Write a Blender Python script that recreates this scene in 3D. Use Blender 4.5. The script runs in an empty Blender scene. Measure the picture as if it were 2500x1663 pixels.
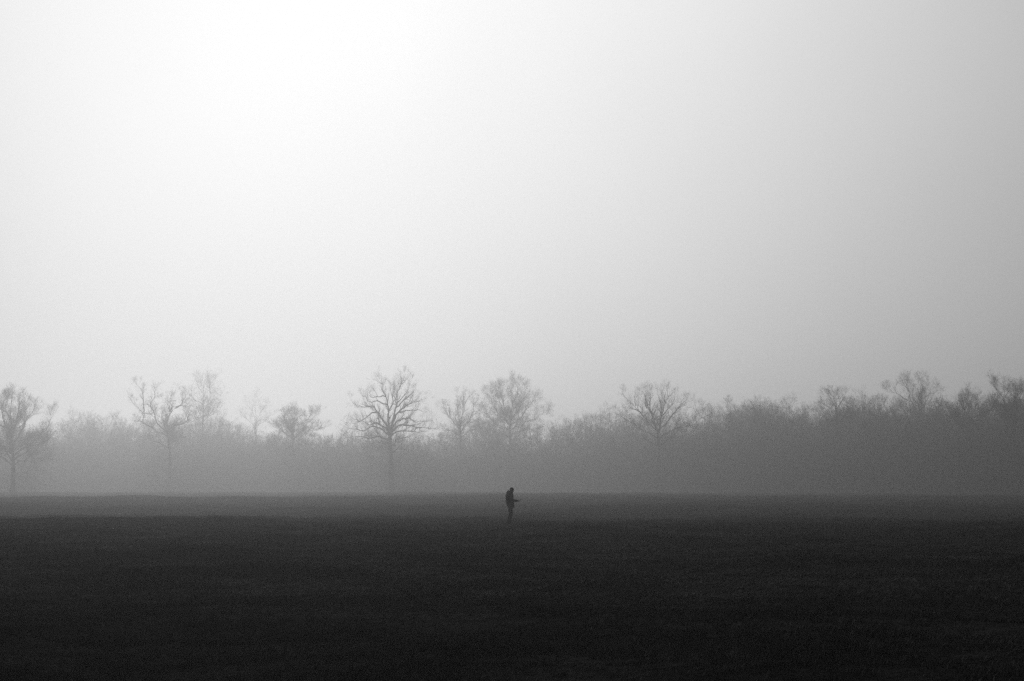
import bpy, math, random
import numpy as np
from mathutils import Vector, Matrix

# ------------------------------------------------------------------ camera, sky, sun, exposure
sc = bpy.context.scene
C = sc.collection
F = 50.0 / 36.0 * 2500.0            # focal length in photo pixels
EYE = 1.6
HORIZON = 1197.0
PITCH = math.atan((HORIZON - 831.5) / F)
cam_d = bpy.data.cameras.new('camera')
cam = bpy.data.objects.new('camera', cam_d)
C.objects.link(cam)
cam_d.lens = 50.0; cam_d.sensor_width = 36.0; cam_d.sensor_fit = 'HORIZONTAL'
cam_d.clip_start = 0.1; cam_d.clip_end = 5000.0
cam.location = (0, 0, EYE)
cam.rotation_euler = (math.radians(90) + PITCH, 0, 0)
sc.camera = cam

SUN_AZ, SUN_EL = math.radians(-14.5), math.radians(15.5)    # azimuth: + is right of the view axis (+y)
SUN_DIR = Vector((math.sin(SUN_AZ) * math.cos(SUN_EL), math.cos(SUN_AZ) * math.cos(SUN_EL), math.sin(SUN_EL)))
w = bpy.data.worlds.new('World'); sc.world = w; w.use_nodes = True
nt = w.node_tree; nt.nodes.clear()
N = nt.nodes.new; L = nt.links.new
def wmath(op, a, b=None, c=None):
    n = N('ShaderNodeMath'); n.operation = op
    for i, v in enumerate((a, b, c)):
        if v is None: continue
        if isinstance(v, (int, float)): n.inputs[i].default_value = v
        else: L(v, n.inputs[i])
    return n.outputs[0]
wout = N('ShaderNodeOutputWorld'); bg = N('ShaderNodeBackground'); L(bg.outputs[0], wout.inputs[0])
sky = N('ShaderNodeTexSky'); sky.sky_type = 'NISHITA'; sky.sun_disc = False
sky.sun_elevation = SUN_EL; sky.sun_rotation = SUN_AZ
sky.air_density = 1.0; sky.dust_density = 4.0
bw = N('ShaderNodeRGBToBW'); L(sky.outputs[0], bw.inputs[0])
tc = N('ShaderNodeTexCoord')
nrm = N('ShaderNodeVectorMath'); nrm.operation = 'NORMALIZE'; L(tc.outputs['Generated'], nrm.inputs[0])
sep = N('ShaderNodeSeparateXYZ'); L(nrm.outputs[0], sep.inputs[0])
# broad uneven glow of the low sun behind thin cloud: brightness falls off as a tilted bell over the
# direction components east (X) and up (Z), and dies away behind the viewer
BELL = [-0.645, -0.5323, 2.5825, -3.2228, -2.9335, -0.1687]
gX, gY, gZ = sep.outputs['X'], sep.outputs['Y'], sep.outputs['Z']
ex = wmath('ADD', wmath('MULTIPLY', gX, BELL[1]), wmath('MULTIPLY', gZ, BELL[2]))
ex = wmath('ADD', ex, wmath('MULTIPLY', wmath('MULTIPLY', gX, gX), BELL[3]))
ex = wmath('ADD', ex, wmath('MULTIPLY', wmath('MULTIPLY', gZ, gZ), BELL[4]))
ex = wmath('ADD', ex, wmath('MULTIPLY', wmath('MULTIPLY', gX, gZ), BELL[5]))
bell = wmath('EXPONENT', wmath('ADD', ex, BELL[0]))
front = N('ShaderNodeMapRange'); front.interpolation_type = 'SMOOTHSTEP'; L(gY, front.inputs['Value'])
front.inputs['From Min'].default_value = -0.3; front.inputs['From Max'].default_value = 0.8
front.inputs['To Min'].default_value = 0.03; front.inputs['To Max'].default_value = 1.0
# slow unevenness of the cloud cover
cn = N('ShaderNodeTexNoise'); cn.inputs['Scale'].default_value = 5.0; cn.inputs['Detail'].default_value = 2.5
L(nrm.outputs[0], cn.inputs['Vector'])
cnv = wmath('ADD', wmath('MULTIPLY', cn.outputs['Fac'], 0.09), 0.955)
total = wmath('MULTIPLY', wmath('MULTIPLY', bell, front.outputs[0]), cnv)
SKY_STRENGTH = 0.05
nish = wmath('MINIMUM', bw.outputs[0], 1.0)
# Background strength stays at 0.05; the cloud glow is scaled against it
L(wmath('ADD', wmath('MULTIPLY', total, 1.0 / SKY_STRENGTH), nish), bg.inputs[0])
bg.inputs[1].default_value = SKY_STRENGTH

sd = bpy.data.lights.new('sun', 'SUN'); sd.energy = 0.58; sd.angle = math.radians(16); sd.color = (1, 1, 1)
sun = bpy.data.objects.new('sun', sd); C.objects.link(sun)
sun.rotation_euler = (-SUN_DIR).to_track_quat('-Z', 'Y').to_euler()
sun.location = (-60, 250, 90)

sc.view_settings.view_transform = 'Standard'; sc.view_settings.look = 'None'
sc.view_settings.gamma = 1.0; sc.view_settings.use_curve_mapping = False
sc.view_settings.exposure = 0.0
sc.render.engine = 'CYCLES'
cy = sc.cycles
cy.max_bounces = 5; cy.diffuse_bounces = 2; cy.glossy_bounces = 1; cy.transmission_bounces = 1
cy.volume_bounces = 0; cy.transparent_max_bounces = 8
cy.use_denoising = False; cy.denoiser = 'OPENIMAGEDENOISE'
cy.denoising_input_passes = 'RGB_ALBEDO_NORMAL'; cy.denoising_prefilter = 'ACCURATE'
w.cycles.sampling_method = 'NONE'; cy.use_guiding = True; cy.use_volume_guiding = True
cy.sample_clamp_direct = 4.0; cy.sample_clamp_indirect = 2.0
cy.use_adaptive_sampling = True; cy.adaptive_threshold = 0.005
cy.caustics_reflective = False; cy.caustics_refractive = False

HAZE_DENSITY, HAZE_G = 0.00135, 0.75

# ------------------------------------------------------------------ helpers
def tag(o, label=None, cat=None, group=None, kind=None):
    if label: o['label'] = label
    if cat: o['category'] = cat
    if group: o['group'] = group
    if kind: o['kind'] = kind
    return o

def mesh_obj(name, V, Fc, mat, parent=None, smooth=True, link=True):
    me = bpy.data.meshes.new(name)
    me.from_pydata([tuple(v) for v in V], [], [tuple(f) for f in Fc])
    if smooth: me.shade_smooth()
    if mat: me.materials.append(mat)
    o = bpy.data.objects.new(name, me)
    if link: C.objects.link(o)
    if parent: o.parent = parent
    return o

def np_mesh(name, V, quads, tris, mat, smooth=True):
    me = bpy.data.meshes.new(name)
    V = np.asarray(V, np.float32).reshape(-1, 3)
    quads = np.asarray(quads, np.int32).reshape(-1, 4); tris = np.asarray(tris, np.int32).reshape(-1, 3)
    me.vertices.add(len(V)); me.vertices.foreach_set('co', V.ravel())
    nl = quads.size + tris.size; npoly = len(quads) + len(tris)
    me.loops.add(nl); me.loops.foreach_set('vertex_index', np.concatenate([quads.ravel(), tris.ravel()]))
    me.polygons.add(npoly)
    ls = np.concatenate([np.arange(len(quads)) * 4, quads.size + np.arange(len(tris)) * 3]).astype(np.int32)
    me.polygons.foreach_set('loop_start', ls)
    if smooth: me.polygons.foreach_set('use_smooth', np.ones(npoly, bool))
    me.update(calc_edges=True)
    if mat: me.materials.append(mat)
    return me

def empty(name, loc):
    o = bpy.data.objects.new(name, None); C.objects.link(o); o.location = loc
    o.empty_display_size = 0.3
    return o

def mat(name, lo, hi, scale=8.0, rough=0.8, bump=0.0, bscale=None, spec=0.3, detail=6.0, per_object=0.0, stretch=None):
    m = bpy.data.materials.new(name); m.use_nodes = True
    t = m.node_tree; b = t.nodes['Principled BSDF']
    n = t.nodes.new('ShaderNodeTexNoise'); n.inputs['Scale'].default_value = scale; n.inputs['Detail'].default_value = detail
    g = t.nodes.new('ShaderNodeTexCoord')
    src = g.outputs['Object']
    if stretch:
        mp = t.nodes.new('ShaderNodeMapping'); mp.inputs['Scale'].default_value = stretch
        t.links.new(src, mp.inputs[0]); src = mp.outputs[0]
    t.links.new(src, n.inputs['Vector'])
    r = t.nodes.new('ShaderNodeValToRGB')
    r.color_ramp.elements[0].position = 0.3; r.color_ramp.elements[1].position = 0.7
    r.color_ramp.elements[0].color = (lo, lo, lo, 1); r.color_ramp.elements[1].color = (hi, hi, hi, 1)
    t.links.new(n.outputs['Fac'], r.inputs[0])
    col = r.outputs[0]
    if per_object:
        oi = t.nodes.new('ShaderNodeObjectInfo')
        mr = t.nodes.new('ShaderNodeMapRange'); mr.inputs['To Min'].default_value = 1 - per_object; mr.inputs['To Max'].default_value = 1 + per_object
        t.links.new(oi.outputs['Random'], mr.inputs['Value'])
        vm = t.nodes.new('ShaderNodeVectorMath'); vm.operation = 'SCALE'
        t.links.new(col, vm.inputs[0]); t.links.new(mr.outputs[0], vm.inputs['Scale']); col = vm.outputs[0]
    t.links.new(col, b.inputs['Base Color'])
    b.inputs['Roughness'].default_value = rough
    b.inputs['Specular IOR Level'].default_value = spec
    if bump:
        n2 = t.nodes.new('ShaderNodeTexNoise'); n2.inputs['Scale'].default_value = bscale or scale * 3; n2.inputs['Detail'].default_value = 5
        t.links.new(src, n2.inputs['Vector'])
        bp = t.nodes.new('ShaderNodeBump'); bp.inputs['Strength'].default_value = bump; bp.inputs['Distance'].default_value = 0.02
        t.links.new(n2.outputs['Fac'], bp.inputs['Height']); t.links.new(bp.outputs[0], b.inputs['Normal'])
    return m

M_bark = mat('bark', 0.025, 0.05, 3.0, 0.95, 0.6, 14, 0.1, stretch=(1, 1, 0.25))
M_twig = mat('twigs', 0.025, 0.045, 2.0, 0.95, 0, None, 0.05)
M_blade = mat('grass_blades', 0.019, 0.042, 4.0, 0.75, 0, None, 0.12, per_object=0.5)
M_straw = mat('dry_straw_blades', 0.06, 0.12, 4.0, 0.7, 0, None, 0.15, per_object=0.4)
def patchy(m):
    # the sward is uneven over the ground: darker and paler patches by place in the meadow
    t = m.node_tree; b = t.nodes['Principled BSDF']; src = b.inputs['Base Color'].links[0].from_socket
    g = t.nodes.new('ShaderNodeNewGeometry'); mp = t.nodes.new('ShaderNodeMapping'); mp.inputs['Scale'].default_value = (.5, 1, 1)
    t.links.new(g.outputs['Position'], mp.inputs[0])
    for sc_, lo, hi in ((.22, .5, 1.6), (.8, .45, 1.6), (3, .5, 1.55)):
        n = t.nodes.new('ShaderNodeTexNoise'); n.inputs['Scale'].default_value = sc_; n.inputs['Detail'].default_value = 3
        t.links.new(mp.outputs[0], n.inputs['Vector'])
        r = t.nodes.new('ShaderNodeMapRange'); r.inputs['From Min'].default_value = .35; r.inputs['From Max'].default_value = .65
        r.inputs['To Min'].default_value = lo; r.inputs['To Max'].default_value = hi
        t.links.new(n.outputs['Fac'], r.inputs['Value'])
        vm = t.nodes.new('ShaderNodeVectorMath'); vm.operation = 'SCALE'
        t.links.new(src, vm.inputs[0]); t.links.new(r.outputs[0], vm.inputs['Scale']); src = vm.outputs[0]
    t.links.new(src, b.inputs['Base Color'])
patchy(M_blade); patchy(M_straw)
M_cloth = mat('jacket_cloth', 0.006, 0.011, 20, 0.9, 0.4, 90, 0.15)
M_cloth2 = mat('trouser_cloth', 0.005, 0.009, 20, 0.95, 0.4, 120, 0.1)
M_cap = mat('cap_cloth', 0.025, 0.045, 30, 0.95, 0.3, 140, 0.1)
M_hood = mat('hood_cloth', 0.02, 0.035, 18, 0.95, 0.5, 60, 0.1)
M_skin = mat('skin', 0.035, 0.05, 10, 0.6, 0.2, 80, 0.3)
M_hair = mat('hair', 0.03, 0.08, 60, 0.7, 0.6, 160, 0.2, stretch=(1, 1, 0.3))
M_shoe = mat('shoe_leather', 0.008, 0.016, 15, 0.55, 0.2, 60, 0.35)
M_case = mat('device_case', 0.01, 0.018, 10, 0.4, 0, None, 0.4)
M_glass = mat('device_screen', 0.02, 0.025, 5, 0.15, 0, None, 0.5)
M_earth = mat('earth', 0.008, 0.02, 9, 1.0, 0.8, 30, 0.05)
M_stone = mat('pale_stone', 0.5, 0.65, 12, 0.8, 0.4, 40, 0.3)

# ------------------------------------------------------------------ terrain
rs = np.random.RandomState(7)
def waves(n, lo, hi, amp, seed, aniso=1.0):
    r = np.random.RandomState(seed)
    lam = np.exp(r.uniform(np.log(lo), np.log(hi), n)); th = r.uniform(0, np.pi * 2, n); ph = r.uniform(0, 6.283, n)
    return [(np.cos(t) * 6.283 / l * aniso, np.sin(t) * 6.283 / l, p, amp * (l / hi) ** 0.8) for l, t, p in zip(lam, th, ph)]
W_big = waves(9, 25, 90, 0.10, 3, 0.5)
W_mid = waves(26, 4, 18, 0.036, 5, 0.55)
W_small = waves(34, 0.9, 3.5, 0.011, 9, 0.7)
def wsum(W, x, y):
    z = 0
    for kx, ky, p, a in W: z = z + a * np.sin(kx * x + ky * y + p)
    return z
PROF_L = [(-400, 0), (0, 0), (60, 0.02), (72, 0.02), (80, -0.06), (92, -0.28), (105, -0.49), (120, -0.58), (140, -0.47), (165, -0.22), (200, 0.1), (222, 0.48), (230, 0.54), (238, 0.45), (248, 0.2), (262, 0.08), (285, 0.2), (325, 0.55), (360, 0.8), (400, 0.92), (450, 1.15), (510, 1.7), (640, 4), (900, 11), (1500, 17)]
PROF_R = [(-400, 0), (0, 0), (54, 0.01), (64, -0.02), (72, -0.09), (82, -0.2), (95, -0.33), (110, -0.41), (126, -0.42), (142, -0.36), (165, -0.2), (200, 0.12), (225, 0.4), (250, 0.55), (290, 0.72), (340, 0.85), (385, 0.95), (450, 1.2), (510, 1.7), (640, 4), (900, 11), (1500, 17)]
def prof(P, y):
    P = np.array(P, float)
    m = np.gradient(P[:, 1], P[:, 0])
    i = np.clip(np.searchsorted(P[:, 0], y) - 1, 0, len(P) - 2)
    h = P[i + 1, 0] - P[i, 0]; t = np.clip((y - P[i, 0]) / h, 0, 1)
    return ((2*t**3-3*t**2+1)*P[i,1] + (t**3-2*t**2+t)*h*m[i] + (-2*t**3+3*t**2)*P[i+1,1] + (t**3-t**2)*h*m[i+1])
def sm(a, b, v):
    t = np.clip((v - a) / (b - a), 0, 1); return t * t * (3 - 2 * t)
def terrain(x, y):
    x = np.asarray(x, float); y = np.asarray(y, float)
    u = x / np.maximum(np.abs(y), 30)                      # bearing
    k = sm(-0.24, -0.02, u)
    yy = y + 0.05 * x + 2.0 * np.sin(x * 0.07 + 1) * sm(40, 90, y)
    z = prof(PROF_L, yy) * (1 - k) + prof(PROF_R, yy) * k
    far = 0.15 + 0.85 * sm(85, 140, y)
    return z + wsum(W_big, x, y) * far * 0.5 + wsum(W_mid, x, y) * (0.8 + 0.5 * sm(75, 120, y)) + wsum(W_small, x, y) * (0.75)
def tz(x, y): return float(terrain(np.array([x]), np.array([y]))[0])
_off = tz(0, 0); _t0 = terrain
def terrain(x, y): return _t0(x, y) - _off * np.exp(-(np.asarray(y, float) / 40.0) ** 2)

def lines(edges):
    out = []
    for a, b, s in edges: out += list(np.arange(a, b, s))
    return np.array(out + [edges[-1][1]])
gx = lines([(-1300, -400, 60), (-400, -130, 6), (-130, -50, 1.2), (-50, 50, 0.3), (50, 130, 1.2), (130, 400, 6), (400, 1300, 60)])
gy = lines([(-300, -20, 20), (-20, 8, 1), (8, 90, 0.28), (90, 440, 0.8), (440, 500, 6), (500, 1400, 60)])
X, Y = np.meshgrid(gx, gy)
Z = terrain(X, Y)
nx, ny = len(gx), len(gy)
idx = np.arange(nx * ny).reshape(ny, nx)
Q = np.stack([idx[:-1, :-1], idx[:-1, 1:], idx[1:, 1:], idx[1:, :-1]], -1).reshape(-1, 4)
gm = bpy.data.materials.new('meadow'); gm.use_nodes = True
t = gm.node_tree; b = t.nodes['Principled BSDF']
def gnoise(scale, sx, detail=5, rough=0.6):
    n = t.nodes.new('ShaderNodeTexNoise'); n.inputs['Scale'].default_value = scale; n.inputs['Detail'].default_value = detail
    n.inputs['Roughness'].default_value = rough
    g = t.nodes.new('ShaderNodeTexCoord'); mp = t.nodes.new('ShaderNodeMapping'); mp.inputs['Scale'].default_value = sx
    t.links.new(g.outputs['Object'], mp.inputs[0]); t.links.new(mp.outputs[0], n.inputs['Vector']); return n.outputs['Fac']
def gmix(a, bb, op='MULTIPLY'):
    n = t.nodes.new('ShaderNodeMath'); n.operation = op
    for i, v in enumerate((a, bb)):
        if isinstance(v, (int, float)): n.inputs[i].default_value = v
        else: t.links.new(v, n.inputs[i])
    return n.outputs[0]
def gramp(v, p0, p1, a, bb):
    n = t.nodes.new('ShaderNodeMapRange'); n.interpolation_type = 'SMOOTHSTEP'
    n.inputs['From Min'].default_value = p0; n.inputs['From Max'].default_value = p1
    n.inputs['To Min'].default_value = a; n.inputs['To Max'].default_value = bb
    t.links.new(v, n.inputs['Value']); return n.outputs[0]
c = gramp(gnoise(0.35, (0.5, 1, 1)), 0.35, 0.65, 0.6, 1.25)
c = gmix(c, gramp(gnoise(1.7, (0.5, 1, 1)), 0.36, 0.62, 0.55, 1.2))
c = gmix(c, gramp(gnoise(14, (1, 1, 1)), 0.3, 0.7, 0.5, 1.5))
c = gmix(c, gramp(gnoise(0.05, (1, 1, 1), 2), 0.3, 0.7, 0.85, 1.15))
c = gmix(c, 0.026)
comb = t.nodes.new('ShaderNodeCombineXYZ')
for i in range(3): t.links.new(c, comb.inputs[i])
t.links.new(comb.outputs[0], b.inputs['Base Color'])
b.inputs['Roughness'].default_value = 1.0; b.inputs['Specular IOR Level'].default_value = 0.0
bp = t.nodes.new('ShaderNodeBump'); bp.inputs['Strength'].default_value = 0.9; bp.inputs['Distance'].default_value = 0.07
t.links.new(gnoise(7, (1, 1, 1), 8, 0.75), bp.inputs['Height']); t.links.new(bp.outputs[0], b.inputs['Normal'])
gme = np_mesh('ground', np.stack([X.ravel(), Y.ravel(), Z.ravel()], -1), Q, [], gm)
ground = bpy.data.objects.new('ground', gme); C.objects.link(ground); tag(ground, kind='structure')

# ------------------------------------------------------------------ grass (scattered tufts, one object)
def unlinked(name, me):
    return bpy.data.objects.new(name, me)
def tuft_mesh(seed, n, spread, hlo, hhi, wd, m=None):
    r = random.Random(seed); V = []; T = []
    for i in range(n):
        a = r.uniform(0, 6.283); d = spread * math.sqrt(r.random())
        bx, by = d * math.cos(a), d * math.sin(a)
        h = r.uniform(hlo, hhi); lean = r.uniform(0.1, 0.9) * h; la = r.uniform(0, 6.283)
        wa = r.uniform(0, 6.283); wx, wy = math.cos(wa) * wd * .5, math.sin(wa) * wd * .5
        k = len(V)
        for s, ww in ((0, 1), (.5, .8)):
            cx = bx + math.cos(la) * lean * s ** 1.8; cy_ = by + math.sin(la) * lean * s ** 1.8; z = h * s * (1 - .15 * s) - 0.01
            V += [(cx - wx * ww, cy_ - wy * ww, z), (cx + wx * ww, cy_ + wy * ww, z)]
        V.append((bx + math.cos(la) * lean, by + math.sin(la) * lean, h * .85))
        T += [(k, k + 1, k + 3), (k, k + 3, k + 2), (k + 2, k + 3, k + 4)]
    return np_mesh('tuft', V, [], T, m or M_blade, smooth=False)
def scatter_group(name, coll, seed_attr=True):
    ng = bpy.data.node_groups.new(name, 'GeometryNodeTree')
    ng.interface.new_socket('Geometry', in_out='INPUT', socket_type='NodeSocketGeometry')
    ng.interface.new_socket('Geometry', in_out='OUTPUT', socket_type='NodeSocketGeometry')
    n = ng.nodes.new; l = ng.links.new
    gi = n('NodeGroupInput'); go = n('NodeGroupOutput')
    ci = n('GeometryNodeCollectionInfo'); ci.inputs['Collection'].default_value = coll
    ci.inputs['Separate Children'].default_value = True; ci.inputs['Reset Children'].default_value = True
    ip = n('GeometryNodeInstanceOnPoints'); ip.inputs['Pick Instance'].default_value = True
    def attr(nm, ty):
        a = n('GeometryNodeInputNamedAttribute'); a.data_type = ty; a.inputs['Name'].default_value = nm; return a.outputs['Attribute']
    l(gi.outputs[0], ip.inputs['Points']); l(ci.outputs[0], ip.inputs['Instance'])
    l(attr('pick', 'INT'), ip.inputs['Instance Index'])
    rot = n('FunctionNodeEulerToRotation'); l(attr('rot', 'FLOAT_VECTOR'), rot.inputs[0]); l(rot.outputs[0], ip.inputs['Rotation'])
    l(attr('scl', 'FLOAT_VECTOR'), ip.inputs['Scale'])
    l(ip.outputs[0], go.inputs[0])
    return ng
def scatter(name, P, pick, rot, scl, coll):
    me = bpy.data.meshes.new(name); me.vertices.add(len(P)); me.vertices.foreach_set('co', np.asarray(P, np.float32).ravel())
    a = me.attributes.new('pick', 'INT', 'POINT'); a.data.foreach_set('value', np.asarray(pick, np.int32))
    a = me.attributes.new('rot', 'FLOAT_VECTOR', 'POINT'); a.data.foreach_set('vector', np.asarray(rot, np.float32).ravel())
    a = me.attributes.new('scl', 'FLOAT_VECTOR', 'POINT'); a.data.foreach_set('vector', np.asarray(scl, np.float32).ravel())
    o = bpy.data.objects.new(name, me); C.objects.link(o)
    md = o.modifiers.new('scatter', 'NODES'); md.node_group = scatter_group(name + '_scatter', coll)
    return o
coll_g = bpy.data.collections.new('tufts')
for k in range(5): coll_g.objects.link(unlinked('tuft', tuft_mesh(k, 30, 0.10, 0.03, 0.085, 0.005)))
for k in range(2): coll_g.objects.link(unlinked('tuft', tuft_mesh(20 + k, 34, 0.08, 0.06, 0.12, 0.006)))
coll_g.objects.link(unlinked('tuft', tuft_mesh(40, 12, 0.12, 0.03, 0.085, 0.0045, M_straw)))
pts = []
for y0, y1, dens in ((4, 12, 30), (12, 22, 75), (22, 38, 42), (38, 60, 22), (60, 92, 13), (92, 140, 5), (140, 210, 2.5)):
    half = 0.37 * y1 + 3
    n = int(dens * (y1 - y0) * 2 * half)
    x = rs.uniform(-half, half, n); y = rs.uniform(y0, y1, n)
    keep = np.abs(x) < 0.37 * y + 3
    x, y = x[keep], y[keep]
    pat = wsum(waves(14, 0.8, 5, 1, 31), x, y)
    keep = rs.rand(len(x)) < np.clip(0.75 + 0.16 * pat, 0.25, 1)
    pts.append(np.stack([x[keep], y[keep], np.full(keep.sum(), 1 + 0.9 * (y0 >= 22) + 0.5 * (y0 >= 38) + 1.5 * (y0 >= 92))], -1))
pts = np.concatenate(pts)
P = np.stack([pts[:, 0], pts[:, 1], terrain(pts[:, 0], pts[:, 1])], -1)
n = len(P)
hmod = np.clip(0.85 + 0.22 * wsum(waves(16, 1.5, 9, 1, 53), P[:, 0], P[:, 1]), 0.45, 1.5)
pick = np.where(rs.rand(n) < 0.05, rs.randint(5, 7, n), rs.randint(0, 5, n))
pick = np.where(rs.rand(n) < np.clip(.05 + .07 * wsum(waves(12, 2, 14, 1, 71), P[:, 0], P[:, 1]), .01, .3), 7, pick)
s = rs.uniform(0.7, 1.3, n)
scl = np.stack([s * pts[:, 2], s * pts[:, 2], s * rs.uniform(0.6, 1.15, n) * hmod], -1)
rot = np.stack([rs.uniform(-.1, .1, n), rs.uniform(-.1, .1, n), rs.uniform(0, 6.283, n)], -1)
grass = scatter('grass', P, pick, rot, scl, coll_g)
tag(grass, 'short dark meadow grass in the foreground', 'grass', kind='stuff')

# ------------------------------------------------------------------ trees
class Wood:
    """collects branches as tapered tubes; thick ones get 7 sides, thin ones 3"""
    def __init__(self): self.V = []; self.Q = []; self.T = []; self.n = 0
    def tube(self, P, R, k):
        P = np.asarray(P, float); m = len(P)
        d = np.gradient(P, axis=0); d /= (np.linalg.norm(d, axis=1, keepdims=True) + 1e-9)
        up = np.array([0.31, 0.87, 0.11]) if abs(d[0][2]) > .5 else np.array([.05, .1, 1.0])
        a = np.cross(d, up); a /= (np.linalg.norm(a, axis=1, keepdims=True) + 1e-9); c = np.cross(d, a)
        th = np.arange(k) * 6.2832 / k
        ring = P[:, None, :] + np.asarray(R)[:, None, None] * (a[:, None, :] * np.cos(th)[None, :, None] + c[:, None, :] * np.sin(th)[None, :, None])
        self.V.append(ring.reshape(-1, 3))
        i = np.arange(k); j = (i + 1) % k
        for s_ in range(m - 1):
            o = self.n + s_ * k
            self.Q.append(np.stack([o + i, o + j, o + k + j, o + k + i], -1))
        self.n += m * k
    def mesh(self, name, m):
        return np_mesh(name, np.concatenate(self.V), np.concatenate(self.Q), [], m)

def norm(v): return v / (np.linalg.norm(v) + 1e-9)
def unit(v): return v / (np.linalg.norm(v, axis=-1, keepdims=True) + 1e-9)
class Grower:
    """limbs are laid down one by one; finish() then grows every finer order of branches at once"""
    def __init__(self, seed, fine=4, crook=0.28, up=0.10, dens=1.0, twig=0.012, reach=1.0):
        self.reach = reach
        self.r = np.random.RandomState(seed); self.trunk = Wood(); self.crown = Wood()
        self.fine = fine; self.crook = crook; self.up = up; self.dens = dens; self.twig = twig
        self.limbs = []; self.size = 1.0; self.thick = 1.0
    def limb(self, P, r0, r1, sub=3):
        P = np.asarray(P, float)
        if sub > 1:                                         # a little extra crookedness between traced bends
            Q = [P[0]]
            for a, b_ in zip(P[:-1], P[1:]):
                l = np.linalg.norm(b_ - a)
                for s_ in range(1, sub + 1):
                    q = a + (b_ - a) * s_ / sub
                    if s_ < sub: q = q + self.r.normal(0, .05 * l, 3)
                    Q.append(q)
            P = np.array(Q)
        R = r1 + (r0 - r1) * np.linspace(1, 0, len(P)) ** 1.35
        self.trunk.tube(P, R, 7)
        c = np.concatenate([[0], np.cumsum(np.linalg.norm(np.diff(P, axis=0), axis=1))])
        t = np.linspace(0, c[-1], 13)
        self.limbs.append((np.stack([np.interp(t, c, P[:, i]) for i in range(3)], -1), np.interp(t, c, R), c[-1]))
    def tubes(self, P, R, k):
        m, n = P.shape[:2]
        d = unit(np.gradient(P, axis=1)); up = np.array([.31, .87, .38])
        a = unit(np.cross(d, up)); c = np.cross(d, a); th = np.arange(k) * 6.2832 / k
        ring = P[:, :, None, :] + R[:, :, None, None] * (a[:, :, None, :] * np.cos(th)[:, None] + c[:, :, None, :] * np.sin(th)[:, None])
        w_ = self.crown; w_.V.append(ring.reshape(-1, 3))
        i = np.arange(k); j = (i + 1) % k
        base = w_.n + (np.arange(m)[:, None] * n + np.arange(n - 1)[None, :]) * k
        base = base.reshape(-1, 1)
        w_.Q.append(np.stack([base + i, base + j, base + k + j, base + k + i], -1).reshape(-1, 4))
        w_.n += m * n * k
    def spawn(self, P, R, Ln, lvl):
        if lvl >= self.fine or not len(P): return
        r = self.r
        cnt = np.clip(Ln / self.size * (1.5, 2.6, 4.2, 6.0)[lvl] * self.dens, (4, 3, 3, 3)[lvl], (22, 12, 8, 6)[lvl]).astype(int)
        par = np.repeat(np.arange(len(P)), cnt); m = len(par)
        first = np.concatenate([[0], np.cumsum(cnt)[:-1]])
        tt = .18 + .82 * r.rand(m) ** .8; tt[first] = 1.0
        n = P.shape[1]; f = tt * (n - 1); k = np.minimum(f.astype(int), n - 2); fr = (f - k)[:, None]
        p = P[par, k] * (1 - fr) + P[par, k + 1] * fr; d = unit(P[par, k + 1] - P[par, k])
        rr = R[par, k] * (1 - fr[:, 0]) + R[par, k + 1] * fr[:, 0]
        side = unit(np.cross(d, r.normal(0, 1, (m, 3))))
        ang = r.uniform(.35, 1.1, m); ang[first] *= .35
        nd = unit(d * np.cos(ang)[:, None] + side * np.sin(ang)[:, None] + np.array([0, 0, .14]))
        lo, hi = ((1.6, 3.8), (.9, 2.0), (.5, 1.1), (.3, .65))[lvl]
        ln = r.uniform(lo, hi, m) * self.size * self.reach
        if lvl == 0: ln *= np.minimum(1.0, .45 + Ln[par] / 9.0) * (1.1 - .72 * tt ** 2)
        else: ln *= 1.1 - .4 * tt
        r0 = np.maximum(np.minimum(rr * .6, (.085, .042, .020, .012)[lvl] * self.size * self.thick), self.twig * .55)
        npt = (6, 5, 4, 3)[lvl]
        C_ = np.empty((m, npt, 3)); C_[:, 0] = p; dd = nd
        for i in range(1, npt):
            dd = unit(dd + r.normal(0, self.crook * (1, .8, .65, .6)[lvl], (m, 3)) + np.array([0, 0, self.up]))
            C_[:, i] = C_[:, i - 1] + dd * (ln / (npt - 1))[:, None]
        RR = np.maximum(r0[:, None] * np.linspace(1, .35, npt)[None, :], self.twig * .45)
        self.tubes(C_, RR, 5 if lvl == 0 else 3)
        self.spawn(C_, RR, ln, lvl + 1)
    def finish(self):
        self.spawn(np.stack([l_[0] for l_ in self.limbs]), np.stack([l_[1] for l_ in self.limbs]), np.array([l_[2] for l_ in self.limbs]), 0)
        return self
    def stem(self, P, R):
        P = np.asarray(P, float)
        Q = [P[0]]; RR = [R[0]]
        for i in range(len(P) - 1):
            for s_ in (1, 2, 3):
                f = s_ / 3; q = P[i] + (P[i + 1] - P[i]) * f
                if s_ < 3: q = q + np.append(self.r.normal(0, .05, 2), 0)
                Q.append(q); RR.append(R[i] + (R[i + 1] - R[i]) * f)
        self.trunk.tube(Q, RR, 10)

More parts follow.
